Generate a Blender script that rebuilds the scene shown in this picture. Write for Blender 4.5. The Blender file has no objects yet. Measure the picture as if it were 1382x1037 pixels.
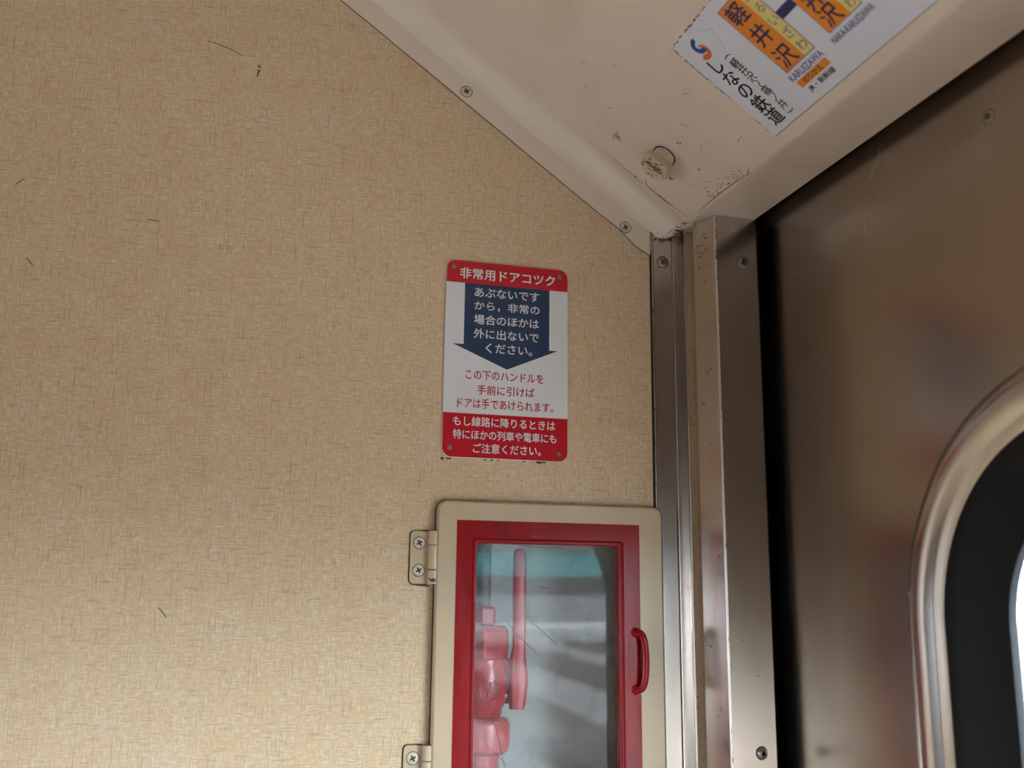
import bpy, bmesh, math, random
from mathutils import Vector, Matrix
from math import sin, cos, pi, radians, tan, atan2, hypot

random.seed(4)
scn = bpy.context.scene
COL = scn.collection
ZC = 1.45                      # eye height above the vestibule floor; heights below are written relative to it

# ------------------------------------------------------------------ camera, sky, exposure
YAW, PITCH, ROLL, FPX = 0.262659315, 0.204608734, 0.0126595071, 1305.364
cd = bpy.data.cameras.new('camera')
cam = bpy.data.objects.new('camera', cd); COL.objects.link(cam)
cd.sensor_fit = 'HORIZONTAL'; cd.sensor_width = 17.3; cd.lens = FPX / 1382 * 17.3
cd.clip_start = 0.02; cd.clip_end = 500
fw = Vector((sin(YAW) * cos(PITCH), cos(YAW) * cos(PITCH), sin(PITCH)))
rt = Vector((cos(YAW), -sin(YAW), 0)); up = rt.cross(fw)
rt, up = rt * cos(ROLL) + up * sin(ROLL), -rt * sin(ROLL) + up * cos(ROLL)
mw = Matrix((rt, up, -fw)).transposed().to_4x4(); mw.translation = (0, -1.0, ZC)
cam.matrix_world = mw
cd.dof.use_dof = True; cd.dof.focus_distance = 1.03; cd.dof.aperture_fstop = 1.9
scn.camera = cam

world = bpy.data.worlds.new('overcast_sky'); scn.world = world; world.use_nodes = True
wn, wl = world.node_tree.nodes, world.node_tree.links
bg = wn['Background']
tc = wn.new('ShaderNodeTexCoord'); sx = wn.new('ShaderNodeSeparateXYZ'); rp = wn.new('ShaderNodeValToRGB')
wl.new(tc.outputs['Generated'], sx.inputs[0]); wl.new(sx.outputs['Z'], rp.inputs[0]); wl.new(rp.outputs[0], bg.inputs['Color'])
rp.color_ramp.elements[0].position = 0.0; rp.color_ramp.elements[0].color = (0.76, 0.90, 1.0, 1)
rp.color_ramp.elements[1].position = 0.6; rp.color_ramp.elements[1].color = (0.80, 0.92, 1.0, 1)
bg.inputs['Strength'].default_value = 15.5

def portal(name, loc, rot, sx_, sy_):
    ld = bpy.data.lights.new(name, 'AREA'); ld.shape = 'RECTANGLE'; ld.size = sx_; ld.size_y = sy_
    ld.cycles.is_portal = True
    o = bpy.data.objects.new(name, ld); COL.objects.link(o); o.location = loc; o.rotation_euler = rot
portal('window_daylight', (0.70, -0.72, ZC - 0.19), (0, radians(90), 0), 0.86, 1.0)
portal('added_end_daylight', (-0.335, -2.46, ZC - 0.605), (radians(90), 0, 0), 0.77, 0.27)  # daylight portal of the low opening added in the end wall
portal('side_window_daylight', (-2.36, -1.0, ZC - 0.22), (0, radians(-90), 0), 0.42, 0.92)

scn.view_settings.view_transform = 'Standard'; scn.view_settings.look = 'None'
scn.view_settings.exposure = 0.96; scn.view_settings.gamma = 1.0; scn.view_settings.use_curve_mapping = False
scn.cycles.max_bounces = 12; scn.cycles.transparent_max_bounces = 16

# ------------------------------------------------------------------ materials
def new_mat(name):
    m = bpy.data.materials.new(name); m.use_nodes = True
    return m, m.node_tree.nodes, m.node_tree.links, m.node_tree.nodes['Principled BSDF']

def ramp(n, stops, interp='LINEAR'):
    r = n.new('ShaderNodeValToRGB'); r.color_ramp.interpolation = interp
    e = r.color_ramp.elements
    while len(e) < len(stops): e.new(0.5)
    for i, (p, c) in enumerate(stops):
        e[i].position = p
        e[i].color = (c, c, c, 1) if isinstance(c, (int, float)) else (*c, 1)
    return r

def noise(n, l, vec, scale, detail=3, rough=0.5):
    t = n.new('ShaderNodeTexNoise'); t.inputs['Scale'].default_value = 1.0
    t.inputs['Detail'].default_value = detail; t.inputs['Roughness'].default_value = rough
    mp = n.new('ShaderNodeMapping'); mp.inputs['Scale'].default_value = scale if hasattr(scale, '__len__') else (scale,) * 3
    l.new(vec, mp.inputs['Vector']); l.new(mp.outputs[0], t.inputs['Vector'])
    return t.outputs['Fac']

def mixc(n, l, fac, a, b, mode='MIX'):
    m = n.new('ShaderNodeMix'); m.data_type = 'RGBA'; m.blend_type = mode
    for k, v in ((0, fac), (6, a), (7, b)):
        if hasattr(v, 'is_output'): l.new(v, m.inputs[k])
        else: m.inputs[k].default_value = v if k == 0 else (*v, 1)
    return m.outputs[2]

def objco(n):
    return n.new('ShaderNodeTexCoord').outputs['Object']

def paint(name, col, rough=0.45, dirt=None, dirt_scale=30, dirt_range=(0.58, 0.78), bump=0.0, bump_scale=200, spec=0.5, coat=0.0, metal=0.0):
    m, n, l, b = new_mat(name)
    b.inputs['Base Color'].default_value = (*col, 1); b.inputs['Roughness'].default_value = rough
    b.inputs['Specular IOR Level'].default_value = spec; b.inputs['Metallic'].default_value = metal
    b.inputs['Coat Weight'].default_value = coat; b.inputs['Coat Roughness'].default_value = 0.12
    v = objco(n)
    if dirt:
        f = noise(n, l, v, dirt_scale, 5, 0.6); r = ramp(n, [(dirt_range[0], 0.0), (dirt_range[1], 1.0)]); l.new(f, r.inputs[0])
        l.new(mixc(n, l, r.outputs[0], col, dirt), b.inputs['Base Color'])
    if bump:
        f = noise(n, l, v, bump_scale, 2)
        bp = n.new('ShaderNodeBump'); bp.inputs['Strength'].default_value = bump; bp.inputs['Distance'].default_value = 0.001
        l.new(f, bp.inputs['Height']); l.new(bp.outputs[0], b.inputs['Normal'])
        if coat: l.new(bp.outputs[0], b.inputs['Coat Normal'])
    return m

def brushed(name, col, rough, stretch=(900, 900, 4), var=0.12, aniso=0.0, blotch=0.0):
    m, n, l, b = new_mat(name)
    v = objco(n)
    f = noise(n, l, v, stretch, 3)
    hi = tuple(min(1, c * (1 + var)) for c in col); lo = tuple(c * (1 - var) for c in col)
    r = ramp(n, [(0.3, lo), (0.7, hi)]); l.new(f, r.inputs[0])
    out = r.outputs[0]
    if blotch:
        f2 = noise(n, l, v, 7, 4); r2 = ramp(n, [(0.35, 1.0), (0.75, 1.0 - blotch)]); l.new(f2, r2.inputs[0])
        out = mixc(n, l, 1.0, out, r2.outputs[0], 'MULTIPLY')
    l.new(out, b.inputs['Base Color'])
    rr = ramp(n, [(0.25, rough * 0.985), (0.75, rough * 1.015)]); l.new(f, rr.inputs[0]); l.new(rr.outputs[0], b.inputs['Roughness'])
    b.inputs['Metallic'].default_value = 1.0
    return m

def wallpaper():
    m, n, l, b = new_mat('woven_linen_wallpaper')
    v = objco(n)
    tanc, pale, line = (0.62, 0.415, 0.228), (0.68, 0.56, 0.42), (0.37, 0.235, 0.125)
    h = noise(n, l, v, (120, 1, 620), 2); w = noise(n, l, v, (620, 1, 120), 2)
    big = noise(n, l, v, (26, 1, 26), 3)
    mx = n.new('ShaderNodeMath'); mx.operation = 'MAXIMUM'; l.new(h, mx.inputs[0]); l.new(w, mx.inputs[1])
    ad = n.new('ShaderNodeMath'); ad.operation = 'MULTIPLY_ADD'; l.new(big, ad.inputs[0]); ad.inputs[1].default_value = 0.16; l.new(mx.outputs[0], ad.inputs[2])
    r = ramp(n, [(0.58, 0.0), (0.76, 1.0)]); l.new(ad.outputs[0], r.inputs[0])
    c = mixc(n, l, r.outputs[0], tanc, pale)
    for sc, amt in (((34, 1, 620), 0.60), ((620, 1, 26), 0.55), ((60, 1, 800), 0.50), ((800, 1, 50), 0.45)):
        f = noise(n, l, v, sc, 2); q = ramp(n, [(0.30, amt), (0.40, 0.0)]); l.new(f, q.inputs[0])
        c = mixc(n, l, q.outputs[0], c, line)
    l.new(c, b.inputs['Base Color']); b.inputs['Roughness'].default_value = 0.33; b.inputs['Specular IOR Level'].default_value = 0.6
    bp = n.new('ShaderNodeBump'); bp.inputs['Strength'].default_value = 0.12; bp.inputs['Distance'].default_value = 0.0006
    l.new(mx.outputs[0], bp.inputs['Height']); l.new(bp.outputs[0], b.inputs['Normal'])
    return m

def dusty_glass(name, dust, dustcol, tint=(1, 1, 1), refl=1.0, rough=0.0):
    m, n, l, b = new_mat(name); n.remove(b)
    o = n['Material Output']
    tr = n.new('ShaderNodeBsdfTransparent'); tr.inputs[0].default_value = (*tint, 1)
    gl = n.new('ShaderNodeBsdfGlossy'); gl.inputs['Roughness'].default_value = rough
    df = n.new('ShaderNodeBsdfDiffuse'); df.inputs[0].default_value = (*dustcol, 1)
    v = objco(n)
    f = noise(n, l, v, (70, 1, 70), 6, 0.65); r = ramp(n, [(0.3, dust * 0.55), (0.75, dust * 1.6)]); l.new(f, r.inputs[0])
    sp = noise(n, l, v, (900, 1, 900), 1); r2 = ramp(n, [(0.70, 0.0), (0.76, 0.35)]); l.new(sp, r2.inputs[0])
    ad = n.new('ShaderNodeMath'); ad.operation = 'ADD'; l.new(r.outputs[0], ad.inputs[0]); l.new(r2.outputs[0], ad.inputs[1])
    m1 = n.new('ShaderNodeMixShader'); l.new(ad.outputs[0] if dust > 0 else r.outputs[0], m1.inputs[0]); l.new(tr.outputs[0], m1.inputs[1]); l.new(df.outputs[0], m1.inputs[2])
    lw_ = n.new('ShaderNodeLayerWeight'); lw_.inputs['Blend'].default_value = 0.5
    pw = n.new('ShaderNodeMath'); pw.operation = 'POWER'; l.new(lw_.outputs['Facing'], pw.inputs[0]); pw.inputs[1].default_value = 5
    ml = n.new('ShaderNodeMath'); ml.operation = 'MULTIPLY_ADD'; ml.use_clamp = True; l.new(pw.outputs[0], ml.inputs[0]); ml.inputs[1].default_value = 0.96 * refl; ml.inputs[2].default_value = 0.04 * refl
    m2 = n.new('ShaderNodeMixShader'); l.new(ml.outputs[0], m2.inputs[0]); l.new(m1.outputs[0], m2.inputs[1]); l.new(gl.outputs[0], m2.inputs[2])
    l.new(m2.outputs[0], o.inputs['Surface'])
    return m

M = {}
M['wallpaper'] = wallpaper()
M['cream'] = paint('cream_gloss_paint', (0.72, 0.59, 0.475), 0.34, (0.60, 0.47, 0.36), 9, (0.5, 0.85), 0.05, 60)
M['cream_screw'] = paint('cream_painted_screw', (0.60, 0.51, 0.40), 0.4, (0.30, 0.24, 0.17), 160, (0.5, 0.7))
M['box_cream'] = paint('box_cream_paint', (0.56, 0.42, 0.27), 0.25, (0.47, 0.36, 0.24), 14, (0.5, 0.8), 0.10, 45)
M['knob'] = paint('aged_cream_plastic', (0.60, 0.49, 0.345), 0.35, (0.20, 0.12, 0.07), 95, (0.60, 0.72))
M['knob_face'] = paint('grubby_cream_plastic', (0.60, 0.47, 0.31), 0.4, (0.12, 0.06, 0.03), 75, (0.52, 0.60))
M['grime_shade'] = paint('brown_grime_shade', (0.055, 0.035, 0.025), 0.7)  # real dirt, also painted shadow at the sign, flange and hinges
M['scuff'] = paint('tan_scuff', (0.24, 0.15, 0.10), 0.7)
M['bright_wear'] = brushed('worn_bright_edge', (0.80, 0.74, 0.68), 0.35)
M['gap'] = paint('black_gap_shade', (0.012, 0.011, 0.011), 0.8)  # black standing in for shadow gaps at trim and cabinet door
M['rubber'] = paint('black_rubber', (0.008, 0.008, 0.009), 0.55, spec=0.18)
M['alu'] = brushed('satin_aluminium', (0.60, 0.54, 0.50), 0.22, (1500, 1500, 2.5), 0.012, 0, 0.06)
M['steel'] = brushed('brushed_stainless', (0.45, 0.395, 0.35), 0.25, (1300, 1300, 2.5), 0.04, 0, 0.12)
M['frame_steel'] = brushed('polished_stainless_frame', (0.52, 0.48, 0.47), 0.17, (60, 60, 60), 0.03)
M['screw'] = brushed('dull_steel_screw', (0.42, 0.38, 0.34), 0.30, (300, 300, 300), 0.2)
M['sign_white'] = paint('sign_white_enamel', (0.70, 0.665, 0.65), 0.28)
M['sign_red'] = paint('sign_red_enamel', (0.52, 0.006, 0.016), 0.25, (0.42, 0.01, 0.015), 60, (0.5, 0.8))
M['sign_blue'] = paint('sign_navy_enamel', (0.012, 0.034, 0.085), 0.28, (0.02, 0.045, 0.10), 50, (0.4, 0.8))
M['letter_white'] = paint('white_lettering', (0.74, 0.70, 0.68), 0.35)
M['letter_red'] = paint('red_lettering', (0.50, 0.008, 0.014), 0.35)
M['rivet'] = paint('dull_brass_rivet', (0.23, 0.17, 0.12), 0.4, None, metal=0.6)
M['red_gloss'] = paint('thick_red_gloss_paint', (0.29, 0.006, 0.010), 0.24, (0.20, 0.005, 0.009), 35, (0.45, 0.8), 0.5, (70, 70, 28), spec=0.22, coat=0.10)
M['valve_red'] = paint('cast_red_paint', (0.50, 0.014, 0.024), 0.28, (0.30, 0.01, 0.018), 60, (0.45, 0.75), 0.12, 160, coat=0.2)
M['pipe'] = paint('dull_grey_pipe', (0.22, 0.19, 0.17), 0.5, (0.11, 0.08, 0.07), 80, (0.4, 0.7))
M['recess'] = paint('pale_grey_recess', (0.50, 0.49, 0.47), 0.55, (0.36, 0.35, 0.32), 30, (0.5, 0.75))
M['pane'] = dusty_glass('dusty_cabinet_glass', 0.013, (0.62, 0.64, 0.66), (0.95, 0.97, 0.97), 0.85)
M['window_glass'] = dusty_glass('clear_window_glass', 0.02, (0.6, 0.62, 0.65), (0.95, 0.97, 0.98), 0.8)
M['vinyl'] = paint('white_vinyl', (0.66, 0.655, 0.70), 0.35)
M['map_orange'] = paint('orange_ink', (0.78, 0.24, 0.015), 0.35)
M['map_yellow'] = paint('yellow_ink', (0.74, 0.60, 0.20), 0.35)
M['map_purple'] = paint('purple_ink', (0.11, 0.07, 0.27), 0.35)
M['map_navy'] = paint('navy_ink', (0.018, 0.022, 0.09), 0.35)
M['map_black'] = paint('black_ink', (0.014, 0.014, 0.018), 0.35)
M['map_blue'] = paint('blue_ink', (0.015, 0.07, 0.26), 0.35)
M['map_red'] = paint('vermilion_ink', (0.75, 0.14, 0.03), 0.35)
M['floor'] = paint('speckled_vinyl_floor', (0.42, 0.36, 0.34), 0.35, (0.30, 0.26, 0.25), 300, (0.5, 0.6))
M['interior'] = paint('tan_interior_panel', (0.36, 0.28, 0.21), 0.4, (0.30, 0.23, 0.17), 6, (0.4, 0.8))
M['brown_panel'] = paint('brown_interior_panel', (0.15, 0.11, 0.08), 0.5)
M['ballast'] = paint('grey_ballast', (0.27, 0.25, 0.24), 0.9, (0.17, 0.155, 0.15), 3.5, (0.45, 0.6))
M['rail'] = paint('rusty_rail', (0.10, 0.075, 0.065), 0.5, metal=0.3)
M['sleeper'] = paint('oil_stained_sleeper', (0.07, 0.055, 0.05), 0.85, (0.11, 0.10, 0.09), 5, (0.4, 0.7))
M['concrete'] = paint('pale_concrete', (0.58, 0.57, 0.54), 0.8, (0.42, 0.41, 0.39), 2, (0.4, 0.7))
M['teal'] = paint('teal_cladding', (0.05, 0.34, 0.34), 0.5)
M['dark_glass'] = paint('dark_glazing', (0.03, 0.035, 0.045), 0.15)
M['shed_wall'] = paint('pale_cladding', (0.33, 0.34, 0.35), 0.6)
M['shed_dark'] = paint('slate_cladding', (0.12, 0.13, 0.15), 0.6)

# ------------------------------------------------------------------ builders
def tag(o, label=None, cat=None, group=None, kind=None):
    for k, v in (('label', label), ('category', cat), ('group', group), ('kind', kind)):
        if v: o[k] = v
    return o

def thing(name, loc, label, cat, group=None):
    o = bpy.data.objects.new(name, None); COL.objects.link(o); o.location = loc
    o.empty_display_size = 0.02
    return tag(o, label, cat, group)

class MB:
    def __init__(s): s.v, s.f, s.m = [], [], []
    def add(s, verts, faces, mi=0):
        k = len(s.v); s.v += [Vector(p) for p in verts]
        s.f += [tuple(i + k for i in f) for f in faces]; s.m += [mi] * len(faces)
        return s
    def box(s, a, b, mi=0):
        (x0, y0, z0), (x1, y1, z1) = a, b
        return s.add([(x, y, z) for x in (x0, x1) for y in (y0, y1) for z in (z0, z1)],
                     [(0, 1, 3, 2), (4, 6, 7, 5), (0, 4, 5, 1), (2, 3, 7, 6), (0, 2, 6, 4), (1, 5, 7, 3)], mi)
    def prism(s, loop, fa, fb, mi=0):
        """loop of 2-D points carried by fa (one end) and fb (other end) into space"""
        n = len(loop)
        return s.add([fa(*p) for p in loop] + [fb(*p) for p in loop],
                     [tuple(range(n))[::-1], tuple(range(n, 2 * n))] + [(i, (i + 1) % n, n + (i + 1) % n, n + i) for i in range(n)], mi)
    def loops(s, ls, closed=True, cap0=False, cap1=False, mi=0):
        n = len(ls[0]); vs = [p for L in ls for p in L]; fs = []
        for k in range(len(ls) - 1):
            for i in range(n if closed else n - 1):
                j = (i + 1) % n
                fs.append((k * n + i, k * n + j, (k + 1) * n + j, (k + 1) * n + i))
        if cap0: fs.append(tuple(range(n))[::-1])
        if cap1: fs.append(tuple(range((len(ls) - 1) * n, len(ls) * n)))
        return s.add(vs, fs, mi)
    def tube(s, pts, rads, seg=14, mi=0, cap=True):
        pts = [Vector(p) for p in pts]
        if not hasattr(rads, '__len__'): rads = [rads] * len(pts)
        ls, ref = [], None
        for i, p in enumerate(pts):
            t = (pts[min(i + 1, len(pts) - 1)] - pts[max(i - 1, 0)]).normalized()
            if ref is None: ref = t.orthogonal().normalized()
            u = (ref - t * ref.dot(t)).normalized(); ref = u; w = t.cross(u)
            ls.append([p + (u * cos(2 * pi * k / seg) + w * sin(2 * pi * k / seg)) * rads[i] for k in range(seg)])
        return s.loops(ls, True, cap, cap, mi)
    def strip(s, pts, wid, nrm, mi=0, th=0.0002):
        """a thin raised mark following pts, tapered at its ends"""
        pts = [Vector(p) for p in pts]; nrm = Vector(nrm); ls = []
        for i, p in enumerate(pts):
            t = (pts[min(i + 1, len(pts) - 1)] - pts[max(i - 1, 0)]).normalized(); u = nrm.cross(t)
            w = wid * (0.25 + 0.75 * sin(pi * (i + 0.5) / len(pts)))
            ls.append([p - u * w / 2, p + nrm * th, p + u * w / 2])
        return s.loops(ls, False, mi=mi)
    def build(s, name, mats, parent=None, smooth=None, bevel=0, bseg=2, origin=None):
        me = bpy.data.meshes.new(name)
        org = Vector(origin) if origin is not None else (Vector(parent.matrix_basis.translation) if parent and parent.parent is None else Vector((0, 0, 0)))
        if parent is not None and parent.parent is not None: org = Vector(parent.parent.matrix_basis.translation)
        me.from_pydata([tuple(p - org) for p in s.v], [], s.f)
        for m in (mats if isinstance(mats, (list, tuple)) else [mats]): me.materials.append(m)
        for p, mi in zip(me.polygons, s.m): p.material_index = mi
        bm = bmesh.new(); bm.from_mesh(me); bmesh.ops.recalc_face_normals(bm, faces=bm.faces); bm.to_mesh(me); bm.free()
        o = bpy.data.objects.new(name, me); COL.objects.link(o)
        if parent is not None: o.parent = parent
        else: o.location = org
        if smooth:
            for p in me.polygons: p.use_smooth = True
            me.set_sharp_from_angle(angle=radians(smooth))
            wn_ = o.modifiers.new('weighted_normals', 'WEIGHTED_NORMAL'); wn_.keep_sharp = True
        if bevel:
            b = o.modifiers.new('bevel', 'BEVEL'); b.width = bevel; b.segments = bseg; b.limit_method = 'ANGLE'; b.angle_limit = radians(40)
        return o

def rrect(w, h, r, k=8, inset=0.0):
    """rounded rectangle, centred, counter-clockwise, constant point count"""
    w, h, r = w - 2 * inset, h - 2 * inset, max(r - inset, 0.0002)
    out = []
    for cx, cy, a0 in ((w / 2 - r, h / 2 - r, 0), (-w / 2 + r, h / 2 - r, 90), (-w / 2 + r, -h / 2 + r, 180), (w / 2 - r, -h / 2 + r, 270)):
        for i in range(k + 1):
            a = radians(a0 + 90 * i / k); out.append((cx + r * cos(a), cy + r * sin(a)))
    return out

def ring(mb, mp, cx, cy, w, h, r, prof, k=8, cap=False, cap0=False, mi=0):
    """sweep a profile [(inset, height)...] round a rounded rectangle"""
    return mb.loops([[mp(cx + a, cy + b, hh) for a, b in rrect(w, h, r, k, ins)] for ins, hh in prof], True, cap0, cap, mi)

def on_wall(a, b, h): return Vector((a, -h, ZC + b))          # the wallpapered wall: x, height, distance off it
XD = 0.556
def on_door(a, b, h): return Vector((XD - h, -a, ZC + b))     # the sliding door: distance along it, height, distance off it
PA = radians(35.6); CR = 0.0277                                # pitch of the sloping cover and the radius of its cove
def slope(s, n, y): return Vector((0.0953 + s * cos(PA) + n * sin(PA), y, ZC + 0.6504 - s * sin(PA) + n * cos(PA)))
def on_cover(s, v, h): return slope(s, CR - h, -v)             # underside of the cover: down the slope, out from the wall, off it
def on_map(a, b, h): return on_cover(-b, 0.2385 + a, h)        # the sticker: right, up (negative s), off the cover

_tc = {}
def glyphs(text, weight):
    key = (text, weight)
    if key not in _tc:
        cu = bpy.data.curves.new('t', 'FONT'); cu.body = text; cu.size = 1.0; cu.resolution_u = 3; cu.fill_mode = 'FRONT'
        o = bpy.data.objects.new('t', cu); COL.objects.link(o)
        dg = bpy.context.evaluated_depsgraph_get(); dg.update()
        me = bpy.data.meshes.new_from_object(o.evaluated_get(dg))
        v0, f0 = [v.co.copy() for v in me.vertices], [tuple(p.vertices) for p in me.polygons]
        vs, fs = [], []
        for dx, dy in ([(0, 0)] if not weight else [(weight * cos(q), weight * sin(q)) for q in (0.4, 1.97, 3.54, 5.11)] + [(0, 0)]):   # thicken the strokes
            k = len(vs); lv = (k // max(len(v0), 1)) * 3e-5; vs += [v + Vector((dx, dy, lv)) for v in v0]; fs += [tuple(i + k for i in f) for f in f0]
        _tc[key] = (vs, fs)
        bpy.data.objects.remove(o); bpy.data.curves.remove(cu); bpy.data.meshes.remove(me)
    return _tc[key]

def letters(mb, text, mp, x0, x1, y0, y1, h, weight=0.0, rot=0, mi=0, keep=False):
    """set a run of text into the rectangle x0..x1, y0..y1 of a surface"""
    vs, fs = glyphs(text, weight)
    pts = [(v.x, v.y) for v in vs]; zs = [v.z for v in vs]
    if rot: pts = [(y, -x) for x, y in pts]
    ax, bx = min(p[0] for p in pts), max(p[0] for p in pts); ay, by = min(p[1] for p in pts), max(p[1] for p in pts)
    if keep:
        sc = min((x1 - x0) / max(bx - ax, 1e-6), (y1 - y0) / max(by - ay, 1e-6)); kx = ky = sc
        ox, oy = (x0 + x1) / 2 - sc * (ax + bx) / 2, (y0 + y1) / 2 - sc * (ay + by) / 2
    else:
        kx, ky = (x1 - x0) / (bx - ax), (y1 - y0) / (by - ay); ox, oy = x0 - kx * ax, y0 - ky * ay
    mb.add([mp(ox + kx * px, oy + ky * py, h + z) for (px, py), z in zip(pts, zs)], fs, mi)

def frame_of(nrm):
    n = Vector(nrm).normalized(); u = Vector((0, 0, 1)) if abs(n.z) < 0.9 else Vector((0, 1, 0))
    u = (u - n * u.dot(n)).normalized(); return u.cross(n), u, n

def screw_mb(c, nrm, R, rot=0.0, dome=0.35, slot='cross'):
    """pan/countersunk head with a sunk drive recess"""
    mb = MB(); a, b, n = frame_of(nrm); c = Vector(c); N = 64
    def P(r, t, h): return c + a * (r * cos(t)) + b * (r * sin(t)) + n * h
    def rc(t):
        if slot == 'socket': return R * 0.42 * (1 + 0.16 * cos(6 * t))
        q = ((t - rot) % (pi / 2)); q = min(q, pi / 2 - q)
        L, w = R * 0.55, R * 0.155
        return min(L / max(cos(q), 1e-3), w / max(sin(q), 1e-3)) if q > 1e-4 else L
    T = [2 * pi * i / N for i in range(N)]
    H = R * dome
    mb.loops([[P(R * 1.0, t, -0.0006) for t in T], [P(R, t, H * 0.28) for t in T], [P(R * 0.93, t, H * 0.55) for t in T],
              [P(max(R * 0.72, rc(t) * 1.02), t, H * 0.88) for t in T], [P(rc(t) * 1.01, t, H) for t in T]])
    mb.loops([[P(rc(t) * 1.01, t, H) for t in T], [P(rc(t) * 0.82, t, H * 0.12) for t in T]], True, False, True, mi=1)
    mb.loops([[P(R * 1.13, t, 0.0001) for t in T], [P(R * 0.99, t, 0.0002) for t in T]], mi=1)
    return mb

def screw(parent, c, nrm, R, mat, rot=0.4, dome=0.3, slot='cross', label=None):
    o = screw_mb(c, nrm, R, rot, dome, slot).build('screw', [mat, M['grime_shade']], parent, smooth=40)
    if label: o['label'] = label
    return o

def lathe(mb, c, axis, prof, seg=48, fn=None, mi=0, cap0=True, cap1=True, phase=0.0):
    a, b, n = frame_of(axis); c = Vector(c)
    ls = []
    for i, (r, h) in enumerate(prof):
        L = []
        for k in range(seg):
            t = 2 * pi * k / seg + phase; q = r * (fn(i, k) if fn else 1)
            L.append(c + a * (q * cos(t)) + b * (q * sin(t)) + n * h)
        ls.append(L)
    return mb.loops(ls, True, cap0, cap1, mi)

FZ, TOP = -ZC, 0.95           # floor and ceiling relative to eye height

# ------------------------------------------------------------------ the setting: vestibule shell
BX = (0.188, 0.4385, -0.245, 0.0855)           # the cabinet door: x0, x1, z0, z1
HOLE = (0.200, 0.4310, -0.232, 0.0720)         # hole in the wall behind it
wall = MB()
x0, x1, z0, z1 = -2.3, 0.4905, FZ, TOP
hx0, hx1, hz0, hz1 = HOLE
for (a0, a1, b0, b1) in ((x0, hx0, z0, z1), (hx1, x1, z0, z1), (hx0, hx1, hz1, z1), (hx0, hx1, z0, hz0)):
    wall.box((a0, 0, ZC + b0), (a1, 0.02, ZC + b1))
def mark(mb, pts, wid, mi=1, nrm=(0, -1, 0)): mb.strip(pts, wid, nrm, mi)
def wl(*pts): return [Vector((a, -0.00005, ZC + b)) for a, b in pts]
mark(wall, wl((-0.075, 0.5701), (-0.063, 0.5676), (-0.05, 0.5636), (-0.0396, 0.5593)), 0.0010)
mark(wall, wl((-0.0212, 0.5500), (-0.0199, 0.5482), (-0.0186, 0.5475)), 0.0022)
mark(wall, wl((-0.0190, 0.5446), (-0.0206, 0.5420), (-0.0210, 0.5390), (-0.0218, 0.5355)), 0.0016)
mark(wall, wl((-0.0222, 0.5440), (-0.0205, 0.5435), (-0.0185, 0.5440)), 0.0014)
mark(wall, wl((-0.2452, 0.3827), (-0.241, 0.3872), (-0.2373, 0.3907)), 0.0010)
mark(wall, wl((-0.1199, 0.3612), (-0.114, 0.3610), (-0.1076, 0.3602)), 0.0009)
mark(wall, wl((-0.2273, 0.3088), (-0.2235, 0.305), (-0.2198, 0.3004)), 0.0010)
mark(wall, wl((-0.0774, -0.0253), (-0.073, -0.0296), (-0.0687, -0.0349)), 0.0010)
mark(wall, wl((-0.056, 0.437), (-0.0555, 0.4364), (-0.055, 0.436)), 0.0008)
mark(wall, wl((0.161, 0.3655), (0.1615, 0.3651), (0.162, 0.3645)), 0.0010)
rs = random.Random(31)
for x, w_, h_ in ((0.2005, .006, .0012), (0.240, .004, .0008), (0.2475, .004, .001), (0.2545, .003, .0008), (0.283, .003, .0009), (0.3005, .007, .0016), (0.306, .004, .001), (0.1935, .003, .002)):  # flecks standing for shadow and dirt under the sign
    z = 0.1305 - (x - 0.19) * 0.0
    mark(wall, wl((x - w_ / 2, z), (x, z - h_ * .6), (x + w_ / 2, z)), h_ * 1.6)
wo = wall.build('wall_back', [M['wallpaper'], M['grime_shade']])
tag(wo, 'beige linen-weave wallpapered wall carrying the red and white sign', 'wall', None, 'structure')

fl = MB().box((-2.3, -2.4, -0.05), (0.64, 0.30, 0.0)).build('floor', M['floor'])
tag(fl, 'speckled vestibule floor', 'floor', None, 'structure')
ce = MB().box((-2.35, -2.45, ZC + TOP), (0.66, 0.34, ZC + TOP + 0.05)).build('ceiling', M['interior'])
tag(ce, 'tan vestibule ceiling', 'ceiling', None, 'structure')
fwm = MB(); FX0, FX1, FZ0, FZ1 = -0.72, 0.05, ZC - 0.74, ZC - 0.47  # unseen low opening, added and sized to light wallpaper and metal
fwm.box((-2.3, -2.45, 0), (FX0, -2.40, ZC + TOP)); fwm.box((FX1, -2.45, 0), (0.64, -2.40, ZC + TOP)); fwm.box((FX0, -2.45, FZ1), (FX1, -2.40, ZC + TOP)); fwm.box((FX0, -2.45, 0), (FX1, -2.40, FZ0))
fw_ = fwm.build('wall_front', M['interior'])
tag(fw_, 'tan end wall with a low opening added for light, opposite the wallpapered wall', 'wall', None, 'structure')
lw = MB()
lw.box((-2.35, -2.45, 0), (-2.30, -1.45, ZC + TOP)); lw.box((-2.35, -0.55, 0), (-2.30, 0.30, ZC + TOP)); lw.box((-2.35, -1.45, ZC - 0.02), (-2.30, -0.55, ZC + TOP)); lw.box((-2.35, -1.45, 0), (-2.30, -0.55, ZC - 0.42))
tag(lw.build('wall_left', M['brown_panel']), 'brown side wall with a window facing the platform', 'wall', None, 'structure')
rw = MB()
WY0, WY1 = -1.55, 0.02        # doorway in the side wall
rw.box((0.60, -2.45, 0), (0.64, WY0, ZC + TOP)); rw.box((0.60, WY1, 0), (0.64, 0.30, ZC + TOP)); rw.box((0.60, WY0, ZC + 0.50), (0.64, WY1, ZC + TOP))
rw.box((-2.35, 0.30, -0.05), (0.66, 0.34, ZC + TOP))
tag(rw.build('wall_right', M['interior']), 'outer side wall around the sliding door', 'wall', None, 'structure')

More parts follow.
